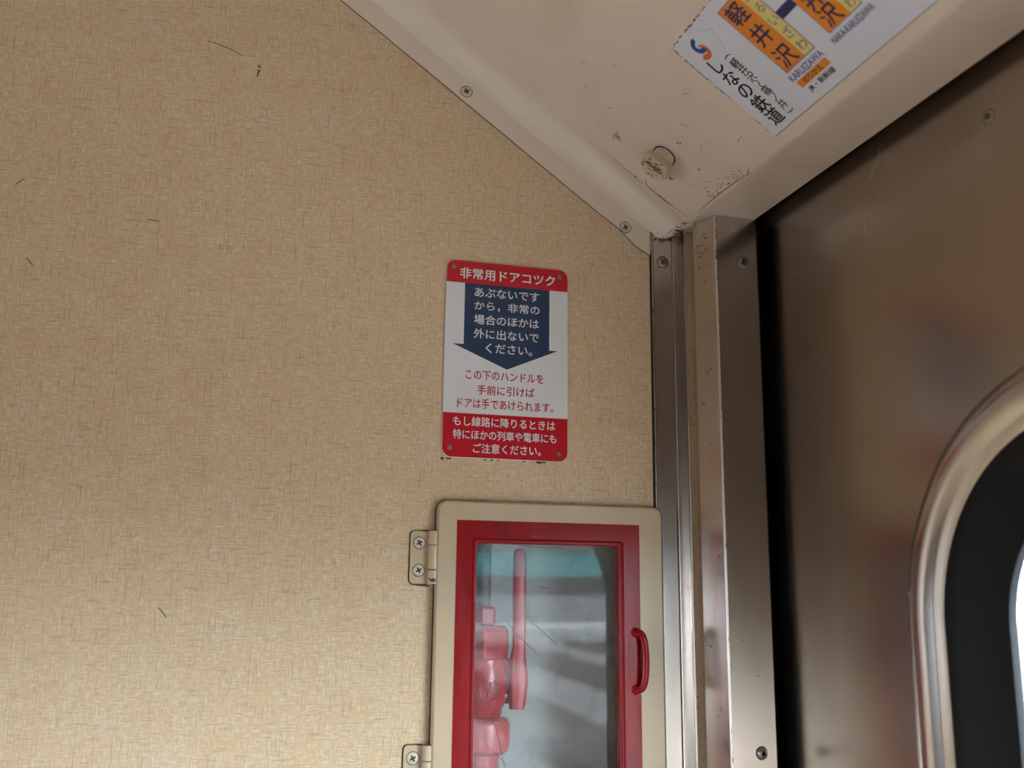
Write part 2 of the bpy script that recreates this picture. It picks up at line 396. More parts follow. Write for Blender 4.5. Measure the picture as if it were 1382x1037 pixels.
# aluminium strip that finishes the wallpaper's edge
prof = [(0.4345, 0.0), (0.4345, -0.0036), (0.4352, -0.0042), (0.4362, -0.0036), (0.4372, -0.0028), (0.4596, -0.0028), (0.4606, -0.0046), (0.4622, -0.0046),
        (0.4632, -0.0030), (0.4738, -0.0030), (0.4748, -0.0050), (0.4766, -0.0056), (0.4775, -0.0048), (0.4777, 0.0)]
tb = MB(); tb.prism(prof, lambda x, y: Vector((x, y, 0.0)), lambda x, y: Vector((x, y, ZC + 0.413)))
tb.box((0.4779, -0.0008, 0.0), (0.4792, 0.0, ZC + 0.413), 1)  # black strip put in for the shadow line beside the trim
tb.box((0.4332, -0.0006, 0.0), (0.4345, 0.0, ZC + 0.385), 1)
for x0_, x1_, y_ in ((0.46075, 0.46205, -0.0049), (0.4751, 0.4762, -0.0058), (0.4349, 0.4355, -0.0044)):      # rubbed-bright ridges
    tb.box((x0_, y_, 0.0), (x1_, y_ + 0.0008, ZC + 0.396), 3)
rs = random.Random(8)
for i in range(46):
    z = ZC + rs.uniform(-0.2, 0.41); x = rs.choice((0.4352, 0.4352, 0.477, 0.4766, rs.uniform(0.44, 0.475)))
    y = -0.0043 if x < 0.436 else (-0.0057 if x > 0.476 else -0.0047 if 0.4606 < x < 0.4632 else -0.0031)
    L = rs.uniform(0.001, 0.005) if x < 0.44 or x > 0.476 else rs.uniform(0.0006, 0.0018)
    tb.strip([(x, y, z), (x + rs.uniform(-.0004, .0004), y, z + L / 2), (x + rs.uniform(-.0006, .0006), y, z + L)], rs.uniform(0.0006, 0.0013), (0, -1, 0), 2)
for k in range(26):           # grime gathered under the cover
    x = rs.uniform(0.437, 0.474); z = ZC + 0.408 - abs(rs.gauss(0, 0.006)) + (x - 0.437) * 0.1
    tb.strip([(x, -0.0034, z), (x + rs.uniform(-.003, .003), -0.0034, z + rs.uniform(.001, .003)), (x + rs.uniform(-.004, .004), -0.0034, z + rs.uniform(.002, .005))], rs.uniform(.0008, .002), (0, -1, 0), 2)
to = tb.build('trim_1', [M['alu'], M['gap'], M['grime_shade'], M['bright_wear']])
tag(to, 'narrow ribbed aluminium strip along the right edge of the wallpaper', 'trim', None, 'structure')
screw(to, (0.4489, -0.0028, ZC + 0.3721), (0, -1, 0), 0.0063, M['screw'], 0.9, 0.25)

# square door post
JX0, JX1, JY = 0.4890, 0.5405, -0.058
jb = MB()
R_ = 0.0016
BXJ, BYJ = 0.4767, -0.0270      # back edge of the splayed left face
def face_x(y): return BXJ + (JX0 - BXJ) * (y - BYJ) / (JY - BYJ)
pa, pc, pb = (face_x(JY + R_), JY + R_), (JX0, JY), (JX0 + R_, JY)
arc = [tuple(pa[k] * (1 - q) ** 2 + pc[k] * 2 * q * (1 - q) + pb[k] * q * q for k in (0, 1)) for q in (0, .2, .4, .6, .8, 1)]
loop = [(0.4905, 0.0), (BXJ, BYJ)] + arc + [(JX1 - 0.0004, JY), (JX1, JY + 0.0004), (JX1, 0.02), (0.4905, 0.02)]
jb.prism(loop, lambda x, y: Vector((x, y, 0.0)), lambda x, y: Vector((x, y, ZC + 0.4135)))
for i in range(4, 9): jb.m[i] = 3
jb.box((JX1 + 0.0002, JY + 0.004, 0.0), (JX1 + 0.0035, 0.02, ZC + 0.4135), 1)
rs = random.Random(3)
for i in range(60):           # nicks along the worn corner
    z = ZC + (rs.uniform(-0.2, 0.41) if i < 30 else 0.41 - abs(rs.gauss(0, 0.06))); L = rs.uniform(0.0008, 0.006)
    x = JX0 + 0.0006 + rs.uniform(-0.0004, 0.0012)
    jb.strip([(x, JY + 0.0002, z), (x + .0002, JY, z + L / 2), (x, JY + 0.0002, z + L)], rs.uniform(.0005, .0012), Vector((-1, -1, 0)).normalized(), 2)
for i in range(45):           # scuffs on the left face and the front
    z = ZC + (0.41 - abs(rs.gauss(0, 0.05)) if i < 25 else rs.uniform(-0.2, 0.4)); L = rs.uniform(.0006, .004)
    if i % 3:
        ys = [rs.uniform(JY + 0.008, BYJ - 0.006)]; ys += [ys[0] + rs.uniform(-.002, .002), ys[0] + rs.uniform(-.004, .004)]
        jb.strip([(face_x(y) - 0.0001, y, z + L * k / 2) for k, y in enumerate(ys)], rs.uniform(.0004, .0012), (-.94, -.34, 0), 2)
    else:
        x = rs.uniform(JX0 + 0.006, JX1 - 0.003)
        jb.strip([(x, JY - 0.00005, z), (x + rs.uniform(-.001, .001), JY - 0.00005, z + L / 3), (x + rs.uniform(-.002, .002), JY - 0.00005, z + L * .6)], rs.uniform(.0004, .001), (0, -1, 0), 2)
jo = jb.build('trim_2', [M['alu'], M['rubber'], M['grime_shade'], M['bright_wear']])
tag(jo, 'square metal door post between the wallpaper strip and the sliding door', 'door post', None, 'structure')
screw(jo, (0.523, JY, ZC + 0.3607), (0, -1, 0), 0.0066, M['screw'], 0.5, 0.25)
screw(jo, (0.5229, JY, ZC - 0.1658), (0, -1, 0), 0.0060, M['screw'], 0.5, 0.75, 'socket', 'dark domed screw with a round socket')

# ------------------------------------------------------------------ sliding door with its round-cornered window
WCX, WW, WH, WR = 0.267 + 0.48, 0.96, 0.74, 0.20
WCZ = 0.171 - WH / 2
dr = MB()
def dm(a, b, h): return on_door(a, b, h)
N_ = 4 * 9
DY0, DY1, DZ0, DZ1 = -0.10, 1.48, FZ + 0.01, 0.62
inner = rrect(WW - 0.05, WH - 0.05, WR - 0.025)
outer = []
for a, b in inner:            # carry each point of the opening out to the edge of the leaf
    A, B = a + WCX, b + WCZ; k = len(outer) // 9
    outer.append(((DY1, DZ1), (DY0, DZ1), (DY0, DZ0), (DY1, DZ0))[k])
loc = [(a + WCX, b + WCZ) for a, b in inner]
for h0, flip in ((0.0, 0), (-0.034, 1)):
    vs = [dm(a, b, h0) for a, b in loc] + [dm(DY1, DZ1, h0), dm(DY0, DZ1, h0), dm(DY0, DZ0, h0), dm(DY1, DZ0, h0)]
    fs = []
    for q in range(4):
        for i in range(8): fs.append((q * 9 + i, q * 9 + i + 1, 36 + q))
        fs.append((q * 9 + 8, (q * 9 + 9) % 36, 36 + (q + 1) % 4, 36 + q))
    dr.add(vs, fs)
cs = [(DY1, DZ1), (DY0, DZ1), (DY0, DZ0), (DY1, DZ0)]
dr.loops([[dm(a, b, 0.0) for a, b in cs], [dm(a, b, -0.034) for a, b in cs]])
dr.loops([[dm(a, b, 0.0) for a, b in loc], [dm(a, b, -0.034) for a, b in loc]])
for pts, w in ((((0.247, 0.385), (0.262, 0.402), (0.268, 0.415)), .004), (((0.24, 0.36), (0.236, 0.34), (0.232, 0.315)), .002)):
    dr.strip([dm(a, b, 0.00005) for a, b in pts], w, (-1, 0, 0), 1, 0.0001)
do = dr.build('door_1', [M['steel'], M['alu']])
tag(do, 'brushed stainless steel sliding door with a round-cornered window', 'door', None, 'structure')
fr_ = MB()
prof = [(-0.0005, 0.0)] + [(0.016 - 0.0165 * cos(t), 0.0115 * sin(t)) for t in [pi * 0.5 * i / 7 for i in range(1, 8)]] + [(0.022, 0.0112), (0.028, 0.0095), (0.0325, 0.0062), (0.036, 0.0055), (0.044, 0.0035), (0.052, -0.001), (0.053, -0.012), (0.03, -0.012)]
ring(fr_, dm, WCX, WCZ, WW, WH, WR, prof, 24)
fo = fr_.build('window_frame', M['frame_steel'], do, smooth=50)
fo['label'] = 'polished rounded steel window frame'
gk = MB()
ring(gk, dm, WCX, WCZ, WW, WH, WR, [(0.0435, 0.000), (0.0445, 0.0042), (0.0475, 0.0052), (0.056, 0.002), (0.066, -0.004), (0.080, -0.010), (0.094, -0.0145), (0.0905, -0.0145), (0.092, -0.0165), (0.092, -0.024), (0.05, -0.024)], 24)
gk.build('window_gasket', M['rubber'], do, smooth=50)
wp = MB(); ring(wp, dm, WCX, WCZ, WW, WH, WR, [(0.085, -0.0170), (0.085, -0.0200)], 16, True, True)
wp.build('window_pane', M['window_glass'], do)
screw(do, on_door(0.404, 0.375, 0.0), (-1, 0, 0), 0.0055, M['screw'], 0.3, 0.2)

# ------------------------------------------------------------------ sloping cover over the door
cv_root = thing('door_gear_cover', slope(0.30, CR, -0.5), 'cream painted sloping metal cover above the sliding door, screwed to the wallpaper', 'cover panel')
cb = MB()
def lip(u):
    if u > 0.999: return 0.4145
    k = [(0, .4042), (.2, .4005), (.45, .3985), (.7, .4005), (.88, .4050), (1.0, .4105)]
    for (a, p), (b, q) in zip(k, k[1:]):
        if u <= b: return p + (q - p) * (u - a) / (b - a)
def s_at(n, zc): return (0.6504 + n * cos(PA) - zc) / sin(PA)
S0 = s_at(CR, 0.946)
ls = []
th = [pi / 2 * i / 10 for i in range(11)]
rows = [(0.0, -0.0022)] + [(CR * (1 - cos(t)), -0.0022 - (CR - 0.0022) * sin(t)) for t in th[1:]] + [(CR, -0.05), (CR, -0.12), (CR, -0.3), (CR, -0.6), (CR, -1.2), (CR, -2.38)]
for n_, y in rows:
    u = min(1, -y / CR); zl = lip(u); e = s_at(n_, zl); st = s_at(n_, 0.946)
    L = [slope(st + (e - 0.012 - st) * q, n_, y) for q in (0, .25, .5, .75, 1)]
    if y <= -CR + 1e-6:       # fold into the level soffit that ends above the door
        c = slope(e, n_, y); p0 = slope(e - 0.004, n_, y); p2 = c + Vector((0.004, 0, 0))
        for q in (0.2, .4, .6, .8, 1.0): L.append(p0 * (1 - q) ** 2 + c * 2 * q * (1 - q) + p2 * q * q)
        L += [Vector((0.53, y, ZC + 0.4145)), Vector((0.5395, y, ZC + 0.4145)), Vector((0.5405, y, ZC + 0.4152)), Vector((0.5405, y, ZC + 0.435))]
    else:                     # the cove simply curls over the strip and stops
        for q in (0.2, .4, .6, .8, 1.0): L.append(slope(e - 0.010 + 0.010 * q, n_, y + 0.0035 * u * q * q))
        f = L[-1]
        L += [f + Vector((0.0006, 0.0006, 0.001)), f + Vector((0.001, 0.001, 0.002)), f + Vector((0.0012, 0.0012, 0.003)), f + Vector((0.0012, 0.0012, 0.006))]
    ls.append(L)
cb.loops(ls, False)
# soffit strip that runs back to the wall above the post
cb.box((0.470, -0.030, ZC + 0.4145), (0.5405, -0.001, ZC + 0.420))
# flange lying on the wallpaper, its lower corner rounded off
fl_pts = []
st = s_at(0.0, 0.946)
def zline(x, off): return 0.6504 - (x - 0.0953) * tan(PA) + off
top = [(-0.27, zline(-0.27, 0.0)), (0.4336, zline(0.4336, 0.0))]
lowx = [(-0.27, -0.0290), (0.06, -0.0290), (0.20, -0.0285), (0.33, -0.0285), (0.37, -0.0280), (0.395, -0.0270), (0.412, -0.0262), (0.424, -0.0255), (0.4336, -0.0262)]
low = [(x, zline(x, o)) for x, o in lowx]
low[-1] = (0.4336, 0.3800); low[-2] = (0.4255, 0.3838); low[-3] = (0.4145, 0.3905)
def fw2(h): return lambda a, b: on_wall(a, b, h)
loop = low + top[::-1]
cb.prism(loop, fw2(0.0), fw2(0.0023))
cb.prism([(x, z - 0.0009) for x, z in low] + [(x, z + 0.003) for x, z in low[::-1]], fw2(0.0001), fw2(0.0006), 2)  # dark strip put in for the flange's shadow line on the wall
rs = random.Random(12)
# wear: fine cracks, chips and scuffs in the paint
def pm(pts, wid, mi=2): cb.strip([on_cover(s_, -y_, 0.00008) for s_, y_ in pts], wid, (-sin(PA), 0, -cos(PA)), mi)
pm([(0.3729, -0.0381), (0.3760, -0.0320), (0.3800, -0.0300), (0.3964, -0.0302), (0.4151, -0.0315), (0.4374, -0.0343)], 0.0012)
pm([(0.395, -0.0312), (0.405, -0.0308), (0.416, -0.0316)], 0.0022)
pm([(0.4407, -0.0583), (0.4400, -0.085), (0.4397, -0.112), (0.4409, -0.1454), (0.4433, -0.1718)], 0.0012, 1)
for i in range(40):
    s_ = 0.440 - abs(rs.gauss(0, 0.006)); y_ = rs.uniform(-0.175, -0.09); d = rs.uniform(-.004, .004)
    pm([(s_, y_), (s_ + d * .5, y_ + rs.uniform(-.003, .003)), (s_ + d, y_ + rs.uniform(-.006, .006))], rs.uniform(.0005, .0013), 1)
for i in range(26):
    s_, y_ = 0.312 + rs.gauss(0, .002) + i * 0.0003, -0.0685 + rs.gauss(0, .003)
    pm([(s_, y_), (s_ + rs.uniform(-.001, .002), y_ + rs.uniform(-.002, .002)), (s_ + rs.uniform(-.002, .003), y_ + rs.uniform(-.003, .003))], rs.uniform(.0006, .0012), 1)
for s_, y_ in ((0.354, -0.0235), (0.3555, -0.022), (0.361, -0.0150 - 0.014), (0.3712, -0.1331), (0.3690, -0.131), (0.4049, -0.1196), (0.39, -0.073), (0.391, -0.071), (0.392, -0.0735)):
    for k in range(3):
        dx = rs.uniform(-.001, .001)
        pm([(s_ + dx, y_ - .0014), (s_ + dx + .0004, y_), (s_ + dx, y_ + .0016)], .0013, 1 if k else 2)
for (s_, y_) in ((0.255, -0.10), (0.24, -0.13), (0.27, -0.16), (0.29, -0.10), (0.41, -0.20), (0.36, -0.16), (0.39, -0.15), (0.34, -0.20), (0.415, -0.09), (0.42, -0.11)):
    a_ = rs.uniform(0, pi); q = [(s_ + cos(a_) * t + rs.gauss(0, .0006), y_ + sin(a_) * t) for t in (-.007, -.003, .001, .005)]
    pm(q, .0006, 1)
pm([(0.3198, -0.0300), (0.330, -0.0292), (0.3413, -0.0288), (0.36, -0.0284), (0.3741, -0.0282)], 0.0006, 1)
# bare metal and grime where the cove is cut off
for k in range(34):
    u = rs.uniform(0.15, 0.95); t_ = pi / 2 * u; n_ = CR * (1 - cos(t_)); y = -0.0022 - (CR - 0.0022) * sin(t_)
    e = s_at(n_, lip(min(1, -y / CR))); nr = Vector((-sin(PA) * sin(t_), -cos(t_), -cos(PA) * sin(t_)))
    q = [slope(e - rs.uniform(.001, .010), n_, y) + nr * 0.0002]
    q += [q[0] + Vector((rs.uniform(.001, .003), 0, 0)), q[0] + Vector((rs.uniform(.003, .005), 0, rs.uniform(-.001, .0005)))]
    cb.strip(q, rs.uniform(.0006, .0018), nr, 2 if k % 3 else 3, 0.0003)
cover = cb.build('cover_sheet', [M['cream'], M['scuff'], M['grime_shade'], M['alu']], cv_root, smooth=35)
for x, z in ((0.2098, 0.5531), (0.4029, 0.4101), (0.0170, 0.6910)):
    screw(cv_root, (x, -0.0023, ZC + z), (0, -1, 0), 0.0064, M['cream_screw'], 0.5, 0.12)
# knurled knob
kn = Vector((-sin(PA), 0, -cos(PA))); kc = Vector((0.41088, -0.0981, ZC + 0.45853))
kb = MB()
lathe(kb, kc, kn, [(0.0118, 0.0118), (0.0150, 0.0120), (0.0162, 0.0130), (0.0163, 0.0205), (0.0157, 0.0214)], 144, lambda i, k: 1.0 if i in (0, 4) else (1.0 + (0.03 if k % 2 else -0.03)), 0, True, False)
lathe(kb, kc, kn, [(0.0158, 0.0208), (0.0157, 0.0224), (0.0150, 0.0230), (0.0138, 0.0229), (0.0112, 0.0214), (0.0080, 0.0206), (0.0030, 0.0203)], 64, None, 1, False, True)
rs = random.Random(21)
for k in range(30):
    a_, r_ = rs.uniform(0, 2 * pi), abs(rs.gauss(0, .0042))
    u_, w_, n_ = frame_of(kn)
    p0 = kc + kn * 0.0209 + u_ * (r_ * cos(a_) * .8) + w_ * (r_ * sin(a_) * 1.2); d = u_ * rs.uniform(-.003, .003) + w_ * rs.uniform(-.003, .003)
    kb.strip([p0 - d, p0 + kn * 0.0001, p0 + d], rs.uniform(.0008, .0028), kn, 2, .0002)
ko = kb.build('knob', [M['knob'], M['knob_face'], M['scuff']], cv_root, smooth=28); ko['label'] = 'dirty cream knob with a knurled rim'
ks = MB()
lathe(ks, kc, kn, [(0.0122, 0.0004), (0.0122, 0.0030), (0.0116, 0.0036), (0.0114, 0.0122)], 48)
lathe(ks, kc, kn, [(0.0138, 0.0003), (0.0121, 0.0007)], 48, None, 1, False, False)
ks.build('knob_stem', [M['knob'], M['grime_shade']], ko, smooth=40)

# ------------------------------------------------------------------ route map sticker on the cover
sk = thing('route_map_sticker', on_map(0.15, -0.36, 0.0002), 'white railway route map sticker on the sloping cream cover', 'sticker')
sb = MB()
rs = random.Random(5)
edge = [(0, -0.4306)] + [(0.47 * i / 6, -0.4306) for i in range(1, 7)] + [(0.47, -0.302)]
edge += [(0.47 - 0.47 * i / 40, -0.302 + rs.uniform(-.0006, .0003)) for i in range(1, 40)] + [(0.0, -0.302)]
edge += [(rs.uniform(-.0005, .0012), -0.302 - 0.1286 * i / 30) for i in range(1, 30)]
sb.prism(edge, lambda a, b: on_map(a, b, 0.0), lambda a, b: on_map(a, b, 0.0003))
for i in range(44):           # dirt caught along the peeling edges
    if i % 2: a_, b_, dx, dy = rs.uniform(-.0012, .0004), rs.uniform(-.43, -.302), 0, rs.uniform(.002, .008)
    else: a_, b_, dx, dy = rs.uniform(0, .10), -0.302 + rs.uniform(-.0008, .0012), rs.uniform(.002, .006), 0
    sb.strip([on_map(a_, b_, .0002), on_map(a_ + dx / 2, b_ + dy / 2, .0002), on_map(a_ + dx, min(-.302, b_ + dy), .0002)], rs.uniform(.0006, .0013), kn, 1, .00025)
sb.strip([on_map(0.0, -0.4309, .0001), on_map(0.2, -0.4309, .0001), on_map(0.46, -0.4309, .0001)], .0008, kn, 1, .0003)
for pts in (((0.052, -0.303), (0.056, -0.318), (0.052, -0.333), (0.044, -0.345)), ((0.036, -0.303), (0.045, -0.312), (0.053, -0.317))):
    sb.strip([on_map(a, b, .0003) for a, b in pts], .0045, kn, 0, .0009)
sb.build('vinyl_sheet', [M['vinyl'], M['grime_shade']], sk)
def rect(mb, a0, a1, b0, b1, h0, h1, mi=0): mb.prism([(a0, b0), (a1, b0), (a1, b1), (a0, b1)], lambda a, b: on_map(a, b, h0), lambda a, b: on_map(a, b, h1), mi)
for a0, ad, a1, name in ((0.0735, 0.1034, 0.1180, 'st'), (0.1391, 0.1690, 0.1836, 'st'), (0.2047, 0.2346, 0.2492, 'st')):
    b = MB()
    rect(b, a0, a1, -0.3942, -0.3135, .0003, .00036)
    rect(b, a0 + .0007, ad, -0.3935, -0.3142, .00036, .00042, 1); rect(b, ad, a1 - .0009, -0.3933, -0.3144, .00036, .00042, 2)
    o = b.build('station_box', [M['map_purple'], M['map_orange'], M['map_yellow']], sk)
for a0, a1 in ((0.1180, 0.1391), (0.1836, 0.2047)):
    b = MB(); rect(b, a0, a1, -0.3588, -0.3498, .0003, .00038); b.build('route_line', M['map_navy'], sk)
b = MB(); rect(b, 0.0727, 0.1166, -0.4130, -0.4057, .0003, .00038)
b.build('transfer_box', M['map_orange'], sk)
def column(name, chars, ac, size, b_first, b_last, mat, weight, wscale=1.0, h=.0005):
    mb = MB(); n = len(chars)
    for i, ch in enumerate(chars):
        bc = -(b_first + (b_last - b_first) * (i / (n - 1)))
        vs, fs = glyphs(ch, weight)
        r = ch in '()〜~'
        k = size
        px = [v.x for v in vs]; py = [v.y for v in vs]
        cx_, cy_ = (min(px) + max(px)) / 2, (min(py) + max(py)) / 2
        P = [((v.x - cx_), (v.y - cy_)) for v in vs]
        if r: P = [(y, -x) for x, y in P]
        mb.add([on_map(ac + x * k * wscale, bc + y * k, h + v.z) for (x, y), v in zip(P, vs)], fs)
    return mb.build(name, mat, sk)
column('lettering', '軽井沢', 0.0885, 0.0225, 0.3270, 0.3815, M['map_navy'], 0.016)
column('lettering', 'かるいざわ', 0.1107, 0.0122, 0.3225, 0.3842, M['map_purple'], 0.0)
column('lettering', '中軽井沢', 0.1541, 0.0205, 0.3245, 0.3830, M['map_navy'], 0.016)
column('lettering', 'なかかるいざわ', 0.1763, 0.0105, 0.3195, 0.3870, M['map_purple'], 0.0)
column('lettering', 'しなの鉄道', 0.0218, 0.0190, 0.3435, 0.4150, M['map_black'], 0.022)
column('lettering', '(軽井沢〜篠ノ井)', 0.0410, 0.0112, 0.3455, 0.4212, M['map_black'], 0.006)
for t, a0, a1, b0, b1, mat, w in (('KARUIZAWA', 0.0705, 0.1190, -0.4042, -0.3970, 'map_purple', 0.012), ('NAKA-KARUIZAWA', 0.1350, 0.1885, -0.4042, -0.3975, 'map_purple', 0.012),
                                 ('のりかえ', 0.0800, 0.1070, -0.4124, -0.4062, 'map_black', 0.012), ('JR・新幹線', 0.0765, 0.1145, -0.4222, -0.4150, 'map_black', 0.012)):
    mb = MB(); letters(mb, t, on_map, a0, a1, b0, b1, .0005, w); mb.build('lettering', M[mat], sk)
def hook(mb, cx, cy, R, a0, a1, w0, w1, mi):
    n = 20; L1, L2 = [], []
    for i in range(n + 1):
        t = radians(a0 + (a1 - a0) * i / n); w = w0 + (w1 - w0) * i / n
        L1.append(on_map(cx + (R - w / 2) * cos(t), cy + (R - w / 2) * sin(t), .00045)); L2.append(on_map(cx + (R + w / 2) * cos(t), cy + (R + w / 2) * sin(t), .00045))
    mb.loops([L1, L2], False, mi=mi)
lg = MB(); hook(lg, 0.0268, -0.3192, 0.0062, 75, 300, 0.0046, 0.0052, 0); hook(lg, 0.0248, -0.3262, 0.0062, 80, -150, 0.0022, 0.0062, 1)
lg.build('railway_emblem', [M['map_blue'], M['map_red']], sk)

# ------------------------------------------------------------------ enamel sign
SX0, SX1, SZ0, SZ1 = 0.1922, 0.3322, 0.1312, 0.3500
sg = thing('door_cock_sign', on_wall(0.2622, 0.2406, 0.0), 'red, white and navy Japanese emergency sign on the wallpaper above the valve cabinet', 'sign')
scx, scz, sw, sh = (SX0 + SX1) / 2, (SZ0 + SZ1) / 2, SX1 - SX0, SZ1 - SZ0
b = MB(); ring(b, on_wall, scx, scz, sw, sh, 0.0105, [(0.0012, 0.0), (0.0, 0.0003), (0.0, 0.0022), (0.0006, 0.0028)], 8, True, True)
b.build('plate', M['sign_white'], sg, smooth=30)
def band(zlo, zhi, h0, h1):
    mb = MB(); pts = [(scx + a, scz + c) for a, c in rrect(sw, sh, 0.0105, 8, 0.0004)]
    keep = [p for p in pts if zlo - 1e-6 <= p[1] <= zhi + 1e-6]
    if zhi >= SZ1: keep = [(max(p[0] for p in pts), zlo)] + keep + [(min(p[0] for p in pts), zlo)]
    else:
        L = [p for p in pts if p[1] <= zhi]; keep = L + [(max(p[0] for p in pts), zhi), (min(p[0] for p in pts), zhi)]
    ctr = (sum(p[0] for p in keep) / len(keep), sum(p[1] for p in keep) / len(keep))
    keep.sort(key=lambda p: atan2(p[1] - ctr[1], p[0] - ctr[0]))
    mb.prism(keep, fw2(h0), fw2(h1)); return mb
band(0.3244, 0.36, 0.0020, 0.00295).build('red_band', M['sign_red'], sg)
band(0.10, 0.1790, 0.0020, 0.00295).build('red_band', M['sign_red'], sg)
b = MB(); b.prism([(0.2133, 0.3246), (0.2132, 0.2550), (0.2012, 0.2550), (0.2621, 0.2298), (0.3199, 0.2549), (0.3103, 0.2548), (0.3104, 0.3246)], fw2(0.0024), fw2(0.0029))
b.build('arrow', M['sign_blue'], sg)
ROWS = [('非常用ドアコツク', 0.2072, 0.3167, 0.3357, 0.0128, 'w', .016), ('あぶないです', 0.2242, 0.2984, 0.3150, 0.0108, 'w', .014), ('から，非常の', 0.2243, 0.2989, 0.2997, 0.0108, 'w', .014),
        ('場合のほかは', 0.2241, 0.2983, 0.2840, 0.0112, 'w', .014), ('外に出ないで', 0.2241, 0.2982, 0.2681, 0.0112, 'w', .014), ('ください。', 0.2378, 0.2906, 0.2524, 0.0110, 'w', .014),
        ('この下のハンドルを', 0.2160, 0.3038, 0.2216, 0.0105, 'r', .012), ('手前に引けば', 0.2291, 0.2937, 0.2056, 0.0108, 'r', .012), ('ドアは手であけられます。', 0.2076, 0.3151, 0.1903, 0.0110, 'r', .012),
        ('もし線路に降りるときは', 0.2036, 0.3175, 0.1704, 0.0106, 'w', .012), ('特にほかの列車や電車にも', 0.2038, 0.3188, 0.1562, 0.0104, 'w', .012), ('ご注意ください。', 0.2259, 0.3014, 0.1420, 0.0104, 'w', .012)]
for t, a0, a1, zc, h, c, w in ROWS:
    mb = MB(); letters(mb, t, on_wall, a0, a1, zc - h / 2, zc + h / 2, 0.0031, w)
    o = mb.build('lettering', M['letter_white' if c == 'w' else 'letter_red'], sg)
for x, z in ((0.2006, 0.3421), (0.3232, 0.3418), (0.2007, 0.1413), (0.3225, 0.1401)):
    b = MB(); lathe(b, on_wall(x, z, 0.0027), (0, -1, 0), [(0.0030, 0.0), (0.0029, 0.0006), (0.0022, 0.0012), (0.0010, 0.0015)], 24)
    b.build('rivet', M['rivet'], sg, smooth=50)

# ------------------------------------------------------------------ emergency valve cabinet
cbx = thing('valve_cabinet', on_wall(0.3133, -0.080, 0.0), 'cream cabinet with a red-edged glass door set in the wall under the sign', 'cabinet')
b = MB(); DP = 0.105
xa, xb, za, zb = hx0 + 0.0005, hx1 - 0.0005, hz0 + 0.0005, hz1 - 0.0005
t_ = 0.003
b.box((xa, 0.0, ZC + za), (xa + t_, DP, ZC + zb)); b.box((xb - t_, 0.0, ZC + za), (xb, DP, ZC + zb))
b.box((xa + t_, 0.0, ZC + za), (xb - t_, DP, ZC + za + t_)); b.box((xa + t_, 0.0, ZC + zb - t_), (xb - t_, DP, ZC + zb)); b.box((xa, DP, ZC + za), (xb, DP + t_, ZC + zb))
co = b.build('cabinet_body', M['recess'], cbx); co['label'] = 'pale grey recess behind the glass'
bcx, bcz, bw, bh = (BX[0] + BX[1]) / 2, (BX[2] + BX[3]) / 2, BX[1] - BX[0], BX[3] - BX[2]
G = (0.2305, 0.3868, -0.1960, 0.0418)           # glass opening
RB = (0.2088, 0.4105, -0.2190, 0.0650)          # red painted border
b = MB()
def open_loop(h, g, k=8, r=0.003): return [on_wall((g[0] + g[1]) / 2 + a, (g[2] + g[3]) / 2 + c, h) for a, c in rrect(g[1] - g[0], g[3] - g[2], r, k)]
ls = [[on_wall(bcx + a, bcz + c, h) for a, c in rrect(bw, bh, 0.0105, 8, i)] for i, h in ((0.001, 0.0015), (0.0, 0.0025), (0.0, 0.0085), (0.0008, 0.0106), (0.0024, 0.0120))]
ls += [open_loop(0.0120, G), open_loop(0.0015, G), ls[0]]
b.loops(ls)
dco = b.build('cabinet_door', M['box_cream'], cbx, smooth=35); dco['label'] = 'cream door frame with rounded corners'
b = MB()
b.loops([[on_wall(bcx + 0.0011 + a, bcz + c, h) for a, c in rrect(bw + 0.0030, bh + 0.0010, 0.0115, 8, i)] for i, h in ((0.0, 0.0), (0.0, 0.0046), (0.004, 0.0046), (0.004, 0.0))])  # black rim put in for the shadow gap behind the door edge
so = b.build('gap_rim', M['gap'], cbx); so['label'] = 'black rim filling in the shadow gap round the cabinet door'
b = MB()
rl = [[on_wall((RB[0] + RB[1]) / 2 + a, (RB[2] + RB[3]) / 2 + c, h) for a, c in rrect(RB[1] - RB[0], RB[3] - RB[2], 0.0006, 8)] for h in (0.0118, 0.0125)]
rl += [[on_wall((RB[0] + RB[1]) / 2 + a, (RB[2] + RB[3]) / 2 + c, 0.0126) for a, c in rrect(RB[1] - RB[0], RB[3] - RB[2], 0.0006, 8, 0.0006)], open_loop(0.0126, (G[0] - .0056, G[1] + .0056, G[2] - .0056, G[3] + .0056))]
def g_out(d): return (G[0] - d, G[1] + d, G[2] - d, G[3] + d)
rl += [open_loop(0.0126, g_out(0.0046)), open_loop(0.0138, g_out(0.0034)), open_loop(0.0142, g_out(0.0022)), open_loop(0.0134, g_out(0.0008)), open_loop(0.0110, g_out(-0.0004)), open_loop(0.0030, g_out(-0.0006))]
b.loops(rl)
bo = b.build('red_border', M['red_gloss'], dco, smooth=45); bo['label'] = 'thick glossy red border round the glass'
b = MB(); TL = 0.070
def pane_pt(a, c, h): return on_wall(a, c, 0.0075 + h - (a - 0.3087) * TL)
pts = [(G[0] - 0.001, G[2]), (G[1] + 0.001, G[2]), (G[1] + 0.001, G[3] + 0.0008), (G[0] - 0.001, G[3] + 0.0008)]
b.prism(pts, lambda a, c: pane_pt(a, c, 0), lambda a, c: pane_pt(a, c, 0.0001))
po = MB().add([pane_pt(a, c, 0.0) for a, c in pts], [(0, 1, 2, 3)])
